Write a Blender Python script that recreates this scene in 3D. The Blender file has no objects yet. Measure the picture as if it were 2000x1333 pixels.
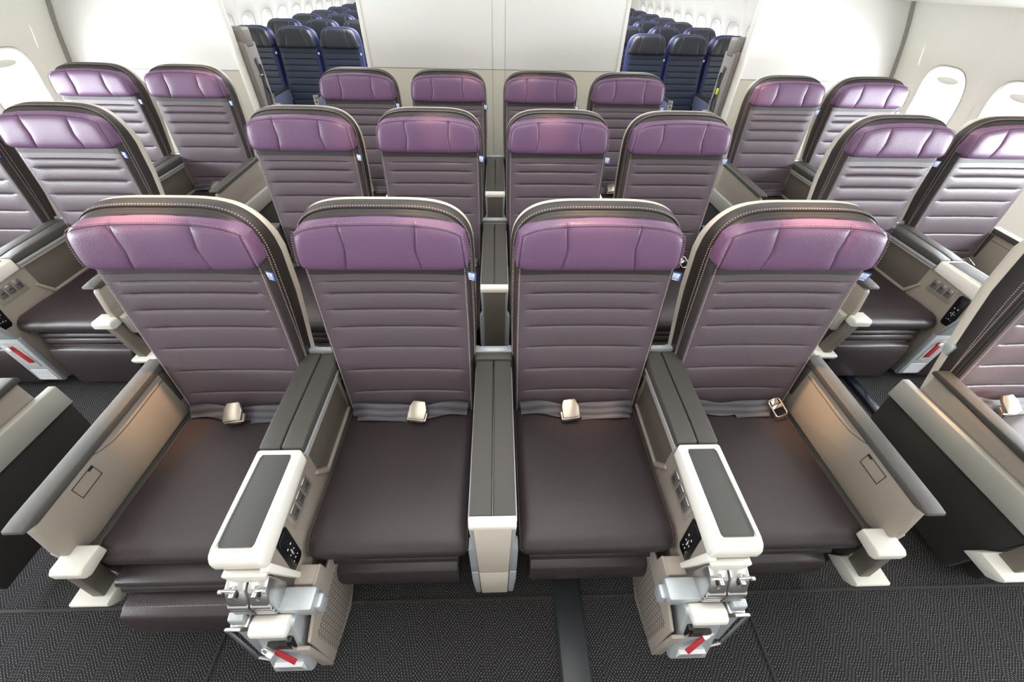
import bpy, bmesh, math, random
import numpy as np
from mathutils import Vector, Matrix
random.seed(4)
S = bpy.context.scene
COL = S.collection

# ------------------------------------------------------------------ camera
CX, CY, CZ = 0.0163, -0.9206, 1.5884
th, ya, ro = (math.radians(a) for a in (42.7701, 2.6557, 1.5359))
fw = Vector((math.sin(ya)*math.cos(th), math.cos(ya)*math.cos(th), -math.sin(th)))
rt = Vector((math.cos(ya), -math.sin(ya), 0)); up = rt.cross(fw)
r2 = math.cos(ro)*rt + math.sin(ro)*up
u2 = -math.sin(ro)*rt + math.cos(ro)*up
cam = bpy.data.cameras.new('camera'); cam.sensor_width = 36; cam.lens = 775.4744/2000*36
cam.clip_start = 0.02
co = bpy.data.objects.new('camera', cam); COL.objects.link(co)
co.matrix_world = Matrix(((r2.x, u2.x, -fw.x, CX), (r2.y, u2.y, -fw.y, CY), (r2.z, u2.z, -fw.z, CZ), (0, 0, 0, 1)))
S.camera = co

# ------------------------------------------------------------------ exposure, sky, lights
S.view_settings.view_transform = 'Standard'; S.view_settings.look = 'None'
S.view_settings.gamma = 1; S.view_settings.exposure = 0.12
S.view_settings.use_curve_mapping = False
W = bpy.data.worlds.new('sky'); S.world = W; W.use_nodes = True
bg = W.node_tree.nodes['Background']; bg.inputs[0].default_value = (0.93, 0.96, 1, 1); bg.inputs[1].default_value = 4.0

def area(name, loc, size, power, color, direction=(0, 0, -1), spread=180):
    l = bpy.data.lights.new(name, 'AREA'); l.shape = 'RECTANGLE'; l.size, l.size_y = size
    l.energy = power; l.color = color; l.spread = math.radians(spread)
    o = bpy.data.objects.new(name, l); COL.objects.link(o); o.location = loc
    o.rotation_euler = Vector(direction).to_track_quat('-Z', 'Y').to_euler()
    return o
def spot(name, loc, target, power, color, angle=30, blend=.6, radius=.02):
    l = bpy.data.lights.new(name, 'SPOT'); l.energy = power; l.color = color
    l.spot_size = math.radians(angle); l.spot_blend = blend; l.shadow_soft_size = radius
    o = bpy.data.objects.new(name, l); COL.objects.link(o); o.location = loc
    o.rotation_euler = (Vector(target)-Vector(loc)).to_track_quat('-Z', 'Y').to_euler()
    return o
WINY = [-1.545, -1.03, -0.515, 0.0, 0.515, 1.03, 1.545, 2.06]
WINY = [y+.02 for y in WINY]
EWINY = [3.2+.52*i for i in range(13)]
LIGHTS = dict(ceil=32, side=22, win=24, ewin=170, econ=380, read=48)
area('ceiling_wash_light', (0, -.25, 2.12), (1.3, 3.3), LIGHTS['ceil'], (1, .985, .96))
for s in (-1, 1):
    area('aisle_wash_light', (s*1.75, .3, 2.08), (.5, 4.4), LIGHTS['side'], (1, .985, .96))
    for y in WINY:
        area('window_daylight', (s*3.12, y+.015, 1.0), (.40, .30), LIGHTS['win'], (.90, .95, 1), (-s, 0, -.12))
    area('rear_cabin_daylight', (s*3.16, 6.2, 1.0), (.34, 6.4), LIGHTS['ewin'], (.88, .94, 1), (-s, 0, -.1))
area('rear_cabin_light', (0, 6.3, 2.1), (3.5, 6), LIGHTS['econ'], (.95, .97, 1))
WARM = (1, .62, .33)
for (x, y, tx, ty, tz, pw) in [(-.75, .1, -.125, .04, 1.10, 1.3), (.3, .5, .25, .98, 1.12, 1.0), (-.5, .45, -.25, .98, 1.12, .9),
                           (-.55, .1, -1.10, -.08, .55, 2.6), (.5, .1, 1.10, -.08, .55, 2.8), (.3, 0, .63, .06, 1.04, .5), (-.35, 0, -.63, .06, 1.05, .6),
                           (-1.2, 1.3, -1.75, 2.0, 1.1, 1.2), (1.2, 1.2, 1.7, 2.0, 1.0, 1.6), (1.6, -.3, 1.75, -.1, .5, 4.0), (.3, 1.4, .2, 1.97, 1.1, .7),
                           (-.3, 1.4, -.15, 1.97, 1.1, .7), (.2, 0, .3, .0, .75, .7), (1.3, .6, 2.3, 1.0, 1.1, .8), (-.5, .4, -.62, .98, 1.08, .9), (1.2, 1.4, 1.5, 2.1, .55, 1.5)]:
    spot('reading_light', (x, y, 2.05), (tx, ty, tz), LIGHTS['read']*pw*(1.5 if tz < .8 else 1), WARM, 16 if tz < .8 else 10, 1.0)

# ------------------------------------------------------------------ materials
def srgb(r, g, b):
    f = lambda c: (c/255)/12.92 if c/255 <= .04045 else ((c/255+.055)/1.055)**2.4
    return (f(r), f(g), f(b), 1)
def mat(name, col, rough=.5, metal=0, bump=0, bscale=200, spec=.5, sheen=0, coat=0, emit=None, var=0):
    m = bpy.data.materials.new(name); m.use_nodes = True
    nt = m.node_tree; b = nt.nodes['Principled BSDF']
    b.inputs['Base Color'].default_value = col; b.inputs['Roughness'].default_value = rough
    b.inputs['Metallic'].default_value = metal; b.inputs['Specular IOR Level'].default_value = spec
    if coat: b.inputs['Coat Weight'].default_value = coat
    if sheen: b.inputs['Sheen Weight'].default_value = sheen
    if emit: b.inputs['Emission Color'].default_value = emit[0]; b.inputs['Emission Strength'].default_value = emit[1]
    if bump or var:
        tc = nt.nodes.new('ShaderNodeTexCoord')
        n = nt.nodes.new('ShaderNodeTexNoise'); n.inputs['Scale'].default_value = bscale; n.inputs['Detail'].default_value = 4
        nt.links.new(tc.outputs['Object'], n.inputs['Vector'])
        if bump:
            bp = nt.nodes.new('ShaderNodeBump'); bp.inputs['Strength'].default_value = bump; bp.inputs['Distance'].default_value = .002
            nt.links.new(n.outputs['Fac'], bp.inputs['Height']); nt.links.new(bp.outputs['Normal'], b.inputs['Normal'])
        if var:
            mx = nt.nodes.new('ShaderNodeMix'); mx.data_type = 'RGBA'
            mx.inputs[6].default_value = tuple(c*(1-var) for c in col[:3])+(1,)
            mx.inputs[7].default_value = tuple(min(1, c*(1+var)) for c in col[:3])+(1,)
            nt.links.new(n.outputs['Fac'], mx.inputs[0]); nt.links.new(mx.outputs[2], b.inputs['Base Color'])
    return m
M = {}
M['purple'] = mat('purple leather', srgb(104, 76, 107), .36, bump=.25, bscale=260, var=.04)
M['mauve'] = mat('mauve grey leather', srgb(88, 78, 85), .38, bump=.3, bscale=240, var=.05)
M['seat'] = mat('dark brown leather', srgb(50, 42, 44), .38, bump=.25, bscale=260, var=.05)
M['side'] = mat('charcoal perforated leather', srgb(44, 39, 38), .45, bump=.4, bscale=500, var=.05)
M['stitch'] = mat('pale stitching thread', srgb(160, 144, 140), .7)
M['stitchp'] = mat('mauve stitching thread', srgb(138, 104, 126), .7)
M['thread'] = mat('dark seam thread', srgb(48, 42, 46), .6)
M['shell'] = mat('cream seat shell plastic', srgb(196, 188, 176), .4)
M['taupe'] = mat('taupe plastic', srgb(152, 143, 133), .48, bump=.1, bscale=700)
M['cream'] = mat('cream white plastic', srgb(232, 228, 220), .32, coat=.2)
M['pocket'] = mat('dark taupe side panel', srgb(98, 92, 84), .5, bump=.1, bscale=700)
M['pad'] = mat('dark grey armrest pad', srgb(66, 64, 60), .5, bump=.3, bscale=900, var=.06)
M['inlay'] = mat('grey textured inlay', srgb(72, 72, 70), .7, bump=.4, bscale=1200)
M['bracket'] = mat('off white bracket plastic', srgb(208, 206, 198), .35)
M['silver'] = mat('satin silver metal', srgb(196, 196, 196), .28, metal=.9)
M['silverp'] = mat('silver painted plastic', srgb(178, 184, 188), .35, metal=.35)
M['chrome'] = mat('polished steel', srgb(220, 214, 204), .16, metal=1)
M['buckle'] = mat('brushed steel buckle', srgb(176, 167, 155), .3, metal=.9)
M['black'] = mat('black plastic', srgb(18, 18, 19), .3)
M['dark'] = mat('dark grey metal', srgb(48, 46, 44), .5, metal=.3)
M['kick'] = mat('black carpeted panel', srgb(38, 36, 35), .85, bump=.5, bscale=600)
M['band'] = mat('grey bumper plastic', srgb(164, 162, 154), .45)
M['red'] = mat('red fabric tag', srgb(160, 20, 34), .6)
M['paper'] = mat('white placard paper', srgb(214, 214, 214), .6)
M['ink'] = mat('grey placard ink', srgb(120, 120, 124), .7)
M['blue'] = mat('blue tag fabric', srgb(60, 100, 175), .6)
M['tagwhite'] = mat('white tag fabric', srgb(228, 232, 238), .6)
M['wall'] = mat('white cabin panel', srgb(238, 235, 228), .72)
M['walltrim'] = mat('white aluminium trim', srgb(226, 224, 216), .3)
M['joint'] = mat('grey seam gasket', srgb(150, 148, 142), .6)
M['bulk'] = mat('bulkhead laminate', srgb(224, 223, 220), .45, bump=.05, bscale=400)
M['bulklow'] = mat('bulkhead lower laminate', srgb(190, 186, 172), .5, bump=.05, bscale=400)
M['enavy'] = mat('navy leather', srgb(46, 54, 72), .34, bump=.2, bscale=260)
M['eblack'] = mat('black leather', srgb(48, 50, 56), .32, bump=.2, bscale=260)
M['eblue'] = mat('royal blue piping', srgb(36, 44, 98), .5)
M['egrey'] = mat('blue grey plastic', srgb(84, 90, 112), .45)
M['track'] = mat('dark rubber strip', srgb(44, 46, 50), .35)
M['lum'] = mat('dark blue path strip', srgb(24, 27, 38), .25)
M['jump'] = mat('grey jumpseat vinyl', srgb(128, 122, 118), .55)
M['yellow'] = mat('yellow label', srgb(206, 214, 60), .6)
M['led'] = mat('tiny lit indicator', srgb(190, 240, 235), .4, emit=((.6, 1, .95, 1), 3))
M['key'] = mat('white key marks', srgb(225, 225, 225), .5)
M['webbing'] = None

def webbing():
    m = mat('dark seatbelt webbing', srgb(58, 56, 62), .5, spec=.6); nt = m.node_tree; b = nt.nodes['Principled BSDF']
    tc = nt.nodes.new('ShaderNodeTexCoord'); w = nt.nodes.new('ShaderNodeTexWave'); w.wave_type = 'BANDS'; w.bands_direction = 'Y'
    w.inputs['Scale'].default_value = 17; nt.links.new(tc.outputs['Object'], w.inputs['Vector'])
    r = nt.nodes.new('ShaderNodeValToRGB'); r.color_ramp.elements[0].color = srgb(42, 41, 46); r.color_ramp.elements[1].color = srgb(78, 76, 84)
    nt.links.new(w.outputs['Fac'], r.inputs[0]); nt.links.new(r.outputs[0], b.inputs['Base Color'])
    return m
M['webbing'] = webbing()

def glass():
    m = bpy.data.materials.new('window glass'); m.use_nodes = True; nt = m.node_tree; nt.nodes.clear()
    o = nt.nodes.new('ShaderNodeOutputMaterial'); mx = nt.nodes.new('ShaderNodeMixShader'); mx.inputs[0].default_value = .06
    t = nt.nodes.new('ShaderNodeBsdfTransparent'); g = nt.nodes.new('ShaderNodeBsdfGlossy'); g.inputs['Roughness'].default_value = .05
    nt.links.new(t.outputs[0], mx.inputs[1]); nt.links.new(g.outputs[0], mx.inputs[2]); nt.links.new(mx.outputs[0], o.inputs[0])
    return m
M['glass'] = glass()

def carpet():
    m = bpy.data.materials.new('herringbone carpet'); m.use_nodes = True; nt = m.node_tree
    b = nt.nodes['Principled BSDF']; b.inputs['Roughness'].default_value = .95; b.inputs['Specular IOR Level'].default_value = .15
    N = nt.nodes.new; L = nt.links.new
    tc = N('ShaderNodeTexCoord'); sp = N('ShaderNodeSeparateXYZ'); L(tc.outputs['Object'], sp.inputs[0])
    def mth(op, a, bb=None, c=None):
        n = N('ShaderNodeMath'); n.operation = op
        for i, v in enumerate((a, bb, c)):
            if v is None: continue
            if isinstance(v, (int, float)): n.inputs[i].default_value = v
            else: L(v, n.inputs[i])
        return n.outputs[0]
    X, Y = sp.outputs[0], sp.outputs[1]
    Wd = .042
    tri = mth('PINGPONG', X, Wd)                      # zigzag bands running fore and aft
    c = mth('ADD', Y, mth('MULTIPLY', tri, 1.0))
    row = mth('FRACT', mth('DIVIDE', c, .0098))
    line = mth('LESS_THAN', row, .30)
    rid = mth('FLOOR', mth('DIVIDE', c, .0098))
    dash = mth('FRACT', mth('ADD', mth('DIVIDE', X, .0068), mth('MULTIPLY', rid, .37)))
    dl = mth('LESS_THAN', dash, .55)
    wn = N('ShaderNodeTexNoise'); wn.inputs['Scale'].default_value = 90; L(tc.outputs['Object'], wn.inputs['Vector'])
    amt = mth('MULTIPLY', mth('MULTIPLY', line, dl), mth('SMOOTH_MIN', mth('MULTIPLY', wn.outputs['Fac'], 1.4), 1.0, .1))
    mx = N('ShaderNodeMix'); mx.data_type = 'RGBA'
    mx.inputs[6].default_value = srgb(33, 32, 34); mx.inputs[7].default_value = srgb(124, 122, 121)
    L(amt, mx.inputs[0]); L(mx.outputs[2], b.inputs['Base Color'])
    n2 = N('ShaderNodeTexNoise'); n2.inputs['Scale'].default_value = 900; L(tc.outputs['Object'], n2.inputs['Vector'])
    bp = N('ShaderNodeBump'); bp.inputs['Strength'].default_value = .5; bp.inputs['Distance'].default_value = .002
    L(mth('ADD', n2.outputs['Fac'], amt), bp.inputs['Height']); L(bp.outputs['Normal'], b.inputs['Normal'])
    return m
M['carpet'] = carpet()

# ------------------------------------------------------------------ mesh builder
class MB:
    """collects rounded boxes, prisms, tubes and surfaces, then links them as one mesh object"""
    def __init__(s): s.v = []; s.f = []; s.m = []
    def add(s, vs, fs, mi=0, T=None):
        o = len(s.v)
        if T is not None: vs = [tuple(T @ Vector(p)) for p in vs]
        s.v += [tuple(p) for p in vs]; s.f += [[i+o for i in f] for f in fs]; s.m += [mi]*len(fs); return s
    def bm(s, b, mi=0, T=None):
        b.verts.index_update(); vs = [tuple(v.co) for v in b.verts]; fs = [[v.index for v in f.verts] for f in b.faces]
        b.free(); return s.add(vs, fs, mi, T)
    def box(s, x0, x1, y0, y1, z0, z1, bev=.003, mi=0, seg=2, T=None):
        b = bmesh.new(); bmesh.ops.create_cube(b, size=1)
        for v in b.verts: v.co = Vector(((x0+x1)/2+v.co.x*(x1-x0), (y0+y1)/2+v.co.y*(y1-y0), (z0+z1)/2+v.co.z*(z1-z0)))
        bev = min(bev, .45*min(abs(x1-x0), abs(y1-y0), abs(z1-z0)))
        if bev > 0: bmesh.ops.bevel(b, geom=list(b.edges), offset=bev, segments=seg, profile=.5, affect='EDGES')
        return s.bm(b, mi, T)
    def prism(s, pts, axis, a, c, bev=.002, mi=0, seg=2, T=None):
        """polygon pts in the other two axes (cyclic order kept) extruded along axis from a to c"""
        def P(p, t):
            return {'x': (t, p[0], p[1]), 'y': (p[0], t, p[1]), 'z': (p[0], p[1], t)}[axis]
        b = bmesh.new(); A = [b.verts.new(P(p, a)) for p in pts]; B = [b.verts.new(P(p, c)) for p in pts]; n = len(pts)
        b.faces.new(A); b.faces.new(B[::-1])
        for i in range(n): b.faces.new((A[i], B[i], B[(i+1) % n], A[(i+1) % n]))
        bmesh.ops.recalc_face_normals(b, faces=b.faces[:])
        if bev > 0:
            es = [e for e in b.edges if len(e.link_faces) == 2 and e.calc_face_angle(0) > .4]
            bmesh.ops.bevel(b, geom=es, offset=bev, segments=seg, profile=.5, affect='EDGES', clamp_overlap=True)
        return s.bm(b, mi, T)
    def tube(s, pts, r, n=8, mi=0, closed=False, T=None):
        pts = [Vector(p) for p in pts]; vs = []; fs = []; k = len(pts)
        for i, p in enumerate(pts):
            a = pts[(i-1) % k] if (closed or i > 0) else p; c = pts[(i+1) % k] if (closed or i < k-1) else p
            t = (c-a).normalized(); u = t.orthogonal().normalized()
            if i and True:
                u = (pu - t*pu.dot(t)).normalized()
            pu = u; w = t.cross(u)
            for j in range(n):
                q = 2*math.pi*j/n; vs.append(p+u*math.cos(q)*r+w*math.sin(q)*r)
        for i in range(k if closed else k-1):
            for j in range(n):
                fs.append([i*n+j, i*n+(j+1) % n, ((i+1) % k)*n+(j+1) % n, ((i+1) % k)*n+j])
        if not closed: fs += [list(range(n))[::-1], [(k-1)*n+j for j in range(n)]]
        return s.add(vs, fs, mi, T)
    def grid(s, rows, mi=0, closed=False, T=None):
        nr = len(rows); nc = len(rows[0]); vs = [p for r in rows for p in r]; fs = []
        for i in range(nr-1):
            for j in range(nc if closed else nc-1):
                a, b_ = j, (j+1) % nc; fs.append([i*nc+a, i*nc+b_, (i+1)*nc+b_, (i+1)*nc+a])
        return s.add(vs, fs, mi, T)
    def cap(s, loop, mi=0, T=None): return s.add(loop, [list(range(len(loop)))], mi, T)
    def stitches(s, path, mi=1, step=.0068, ln=.0044, wd=.0013, h=.0012, nrm=None):
        path = [Vector(p) for p in path]; d = [0]
        for a, b_ in zip(path, path[1:]): d.append(d[-1]+(b_-a).length)
        t = step/2; i = 0
        while t < d[-1]:
            while i < len(path)-2 and d[i+1] < t: i += 1
            a, b_ = path[i], path[i+1]; k = (t-d[i])/max(1e-9, d[i+1]-d[i]); p = a.lerp(b_, k); tg = (b_-a).normalized()
            nn = Vector(nrm) if nrm else Vector((0, -1, 0)); sd = tg.cross(nn).normalized(); nn = sd.cross(tg)
            vs = []
            for (q, w_, hh) in ((-1, -1, 0), (1, -1, 0), (1, 1, 0), (-1, 1, 0), (-.6, -.5, 1), (.6, -.5, 1), (.6, .5, 1), (-.6, .5, 1)):
                vs.append(p+tg*q*ln/2+sd*w_*wd+nn*(hh*h*2-h*.6))
            s.add(vs, [[4, 5, 6, 7], [0, 1, 5, 4], [1, 2, 6, 5], [2, 3, 7, 6], [3, 0, 4, 7]], mi)
            t += step
        return s
    def mirror(s):
        s.v = [(-p[0], p[1], p[2]) for p in s.v]; s.f = [f[::-1] for f in s.f]; return s
    def build(s, name, mats, parent=None, angle=38, loc=None, recalc=True):
        me = bpy.data.meshes.new(name); me.from_pydata(s.v, [], s.f); me.polygons.foreach_set('material_index', s.m)
        if recalc:
            b = bmesh.new(); b.from_mesh(me); bmesh.ops.recalc_face_normals(b, faces=b.faces[:]); b.to_mesh(me); b.free()
        me.polygons.foreach_set('use_smooth', [True]*len(me.polygons)); me.set_sharp_from_angle(angle=math.radians(angle)); me.update()
        for k in (mats if isinstance(mats, (list, tuple)) else [mats]): me.materials.append(M[k])
        o = bpy.data.objects.new(name, me); COL.objects.link(o)
        if parent: o.parent = parent
        if loc: o.location = loc
        return o

def thing(name, label, cat, loc=(0, 0, 0), group=None):
    o = bpy.data.objects.new(name, None); COL.objects.link(o); o.location = loc; o.empty_display_size = .1
    o['label'] = label; o['category'] = cat
    if group: o['group'] = group
    return o
def tag(o, label, cat, group=None):
    o['label'] = label; o['category'] = cat
    if group: o['group'] = group
    return o
def struct(o): o['kind'] = 'structure'; return o
def dup(root, loc, label, group=None):
    r = root.copy(); COL.objects.link(r); r.location = loc; r['label'] = label
    if group: r['group'] = group
    for ch in list(root.children):
        c = ch.copy(); COL.objects.link(c); c.parent = r
        for g in ch.children:
            d = g.copy(); COL.objects.link(d); d.parent = c
    return r

# ------------------------------------------------------------------ the setting
def wx(z):   # half width of the cabin at height z
    P = [(0, 2.86), (.3, 2.95), (.6, 3.0), (1.0, 2.99), (1.25, 2.93), (1.45, 2.86), (1.8, 2.70), (2.2, 2.42)]
    for (a, b_), (c, d) in zip(P, P[1:]):
        if z <= c: return b_+(d-b_)*(z-a)/(c-a)
    return P[-1][1]
def rr(cy, cz, hy, hz, n, k=3.2):
    out = []
    for i in range(n):
        a = 2*math.pi*i/n; c, s_ = math.cos(a), math.sin(a)
        out.append((cy+hy*math.copysign(abs(c)**(2/k), c), cz+hz*math.copysign(abs(s_)**(2/k), s_)))
    return out
fl = MB().box(-3.0, 3.0, -2.4, 10.6, -.05, 0, 0).build('floor', 'carpet'); struct(fl)
ce = MB().box(-2.6, 2.6, -2.4, 10.6, 2.2, 2.24, 0).build('ceiling', 'wall'); struct(ce)
struct(MB().box(-3.1, 3.1, -2.46, -2.4, 0, 2.2, 0).build('wall_front', 'wall'))
struct(MB().box(-3.1, 3.1, 10.6, 10.66, 0, 2.2, 0).build('wall_rear', 'wall'))
wn_id = 0
for s, side in ((-1, 'left'), (1, 'right')):
    mb = MB(); n = 40; HZ = .965
    ys = [(y, .515) for y in WINY if y > -2.2] + [(y, .52) for y in EWINY]
    zlo, zhi = .66, 1.30
    for (wy, p) in ys:
        hy0 = p/2
        # outer rectangle ring, in step with the rounded ring
        def rect(n):
            out = []
            for i in range(n):
                a = 2*math.pi*i/n; c, s_ = math.cos(a), math.sin(a); k = max(abs(c), abs(s_))
                out.append((wy+hy0*c/k, (zlo+zhi)/2+(zhi-zlo)/2*s_/k))
            return out
        rings = [(rect(n), 0), (rr(wy, HZ, .172, .238, n), .0), (rr(wy, HZ, .164, .229, n), .008), (rr(wy, HZ, .138, .200, n), .045), (rr(wy, HZ, .130, .19, n), .052)]
        rows = [[(s*(wx(z)+dx), y, z) for (y, z) in ring] for ring, dx in rings]
        mb.grid(rows, closed=True)
    ya_, yb_ = ys[0][0]-ys[0][1]/2, None
    spans = [(-2.4, ys[0][0]-.2575), (WINY[-1]+.2575, EWINY[0]-.26), (EWINY[-1]+.26, 10.6)]
    for (a, b_) in spans:
        mb.grid([[(s*wx(z), y, z) for z in np.linspace(zlo, zhi, 6)] for y in (a, b_)])
    for (z0, z1) in ((0, zlo), (zhi, 2.2)):
        mb.grid([[(s*wx(z), y, z) for z in np.linspace(z0, z1, 9)] for y in np.linspace(-2.4, 10.6, 3)])
    # vertical joint strips between the sidewall panels
    for i, (wy, p) in enumerate(ys):
        rib = wy > 3
        if not rib and i % 2 == 0: continue
        y = wy+p/2 if wy > 3 else wy-p/2+.0
        mb.grid([[(s*(wx(z)-dd), y+dy, z) for z in np.linspace(.3, 2.15, 18)] for (dy, dd) in (((-.06, .0), (-.03, .016), (-.004, .022), (.004, .022), (.03, .016), (.06, .0)) if rib else ((-.02, .0), (-.006, .005), (.006, .005), (.02, .0)))], 0)

    struct(mb.build('wall_'+side, ['wall', 'joint'], angle=60))
    for (wy, p) in ys:
        wn_id += 1
        w = MB(); R = rr(wy, HZ, .135, .195, 32)
        w.cap([(s*(wx(z)+.05), y, z) for (y, z) in R])
        wo = w.build('window_%d' % wn_id, 'glass', recalc=False); struct(wo)
        if wy < 3:   # the raised shade's grip at the top of the opening
            g = MB(); pts = [(wy+.085*math.cos(a), HZ+.165+(.022 if math.sin(a) < 0 else .016)*math.sin(a)) for a in np.linspace(0, 2*math.pi, 25)[:-1]]
            g.prism(pts, 'x', s*(wx(HZ+.17)+.018), s*(wx(HZ+.17)+.030), .002); g.build('shade_grip', 'walltrim', wo)
        fr = MB(); R1 = rr(wy, HZ, .175, .242, n)
        fr.tube([(s*(wx(z)-.001), y, z) for (y, z) in R1], .0022, 6, closed=True); fr.build('window_frame', 'joint', wo)
# bulkheads
YB, YC, ZS = 2.525, 2.753, 1.0435
def bulkhead(name, x0, x1, y, s=0):
    mb = MB()
    lo = x0; hi = x1
    if s < 0: prof = [(x1, 0)]+[(x1, 2.2)]+[(-wx(z), z) for z in np.linspace(2.2, 0, 14)]
    elif s > 0: prof = [(x0, 0)]+[(wx(z), z) for z in np.linspace(0, 2.2, 14)]+[(x0, 2.2)]
    if s == 0:
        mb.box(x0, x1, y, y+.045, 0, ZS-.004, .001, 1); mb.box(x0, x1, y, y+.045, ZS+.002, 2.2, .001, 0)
        mb.box(x0, x1, y+.004, y+.04, ZS-.006, ZS+.004, 0, 2)
        for xx in (-.02, .075): mb.box(xx, xx+.0022, y-.0012, y+.01, 0, 2.2, 0, 2)
        for xx in (x0, x1): mb.box(xx-.014, xx+.014, y-.006, y+.052, 0, 2.2, .004, 3)
    else:
        b2 = []
        def cut(zs): return [(s*(wx(z)-.0), z) for z in zs]
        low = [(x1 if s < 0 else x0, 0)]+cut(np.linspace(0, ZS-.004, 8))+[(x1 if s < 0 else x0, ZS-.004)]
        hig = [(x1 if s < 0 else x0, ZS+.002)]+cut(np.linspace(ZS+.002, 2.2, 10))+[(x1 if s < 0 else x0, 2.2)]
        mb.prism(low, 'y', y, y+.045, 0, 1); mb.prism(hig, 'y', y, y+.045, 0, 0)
        xi = x1 if s < 0 else x0
        mb.box(min(xi, s*2.95), max(xi, s*2.95), y+.004, y+.04, ZS-.006, ZS+.004, 0, 2)
        mb.box(xi-.014, xi+.014, y-.008, y+.055, 0, 2.2, .004, 3)
        mb.grid([[(s*(wx(z)-dd), y-.002+dy, z) for z in np.linspace(0, 2.19, 20)] for (dd, dy) in ((.0, -.012), (.022, -.012), (.022, .01))], 2)
    struct(mb.build(name, ['bulk', 'bulklow', 'joint', 'walltrim']))
bulkhead('wall_bulkhead_center', -.955, .955, YC)
bulkhead('wall_bulkhead_left', -3, -1.807, YB, -1)
bulkhead('wall_bulkhead_right', 1.807, 3, YB, 1)
# overhead bins, one run each side
for s, side in ((-1, 'left'), (1, 'right')):
    b = MB(); b.prism([(s*2.835, 1.545), (s*2.70, 1.508), (s*2.30, 1.60), (s*2.05, 1.78), (s*2.05, 2.19), (s*2.42, 2.19)], 'y', -2.39, YB-.02, .02)
    struct(b.build('trim_bin_'+side, 'walltrim'))
# floor joints and raceways
fj = MB()
for x in (-.872, .868): fj.box(x-.005, x+.005, -2.3, -.52, .0005, .004, .001)
fj.box(-2.8, 2.8, -.523, -.513, .0005, .004, .001)
struct(fj.build('trim_carpet_seam', 'kick'))
rw = MB(); rw.prism([(.198, .001), (.208, .018), (.292, .018), (.302, .001)], 'y', -2.2, -.30, .003)
tag(rw.build('floor_raceway', 'track'), 'dark rubber raceway strip on the carpet below the front row', 'floor strip')
for s, side in ((1, 'right'),):
    st = MB(); st.prism([(1.895, .001), (1.90, .018), (1.945, .018), (1.95, .001)], 'y', .19, .60, .003)
    tag(st.build('floor_raceway', 'lum'), 'glossy dark blue strip on the carpet behind the front %s aisle seat' % side, 'floor strip')

# ------------------------------------------------------------------ seats
PITCH = .965
def yf(z): return -.02+.1*(z-.42)
def rowset(zb, zc, hh, w, wb, n=2.8, seams=(), step=.011, nf=16):
    """rows (z, half width, normal) up one side of the backrest outline"""
    zs = set(np.arange(zb, zc, step).round(5))
    for q in seams:
        for d in (-.012, -.007, -.004, -.0018, 0, .0018, .004, .007, .012): zs.add(round(q+d, 5))
    zs = sorted(z for z in zs if zb <= z < zc-.002); rows = []
    for z in zs:
        k = (z-zb)/(zc-zb); rows.append((z, wb+(w-wb)*min(1, k*1.6), 1, 0))
    for i in range(nf+1):
        a = math.radians(90*i/nf); c, s_ = math.cos(a), math.sin(a)
        x = w*max(c, 0)**(2/n); z = zc+hh*s_**(2/n) if s_ > 0 else zc
        nx, nz = (max(c, 0)**(2-2/n))/w, (s_**(2-2/n))/hh; l = math.hypot(nx, nz)
        rows.append((z, x, nx/l, nz/l))
    return rows
SEAMS = (.944, .904, .849, .787, .707, .614, .516)
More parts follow.
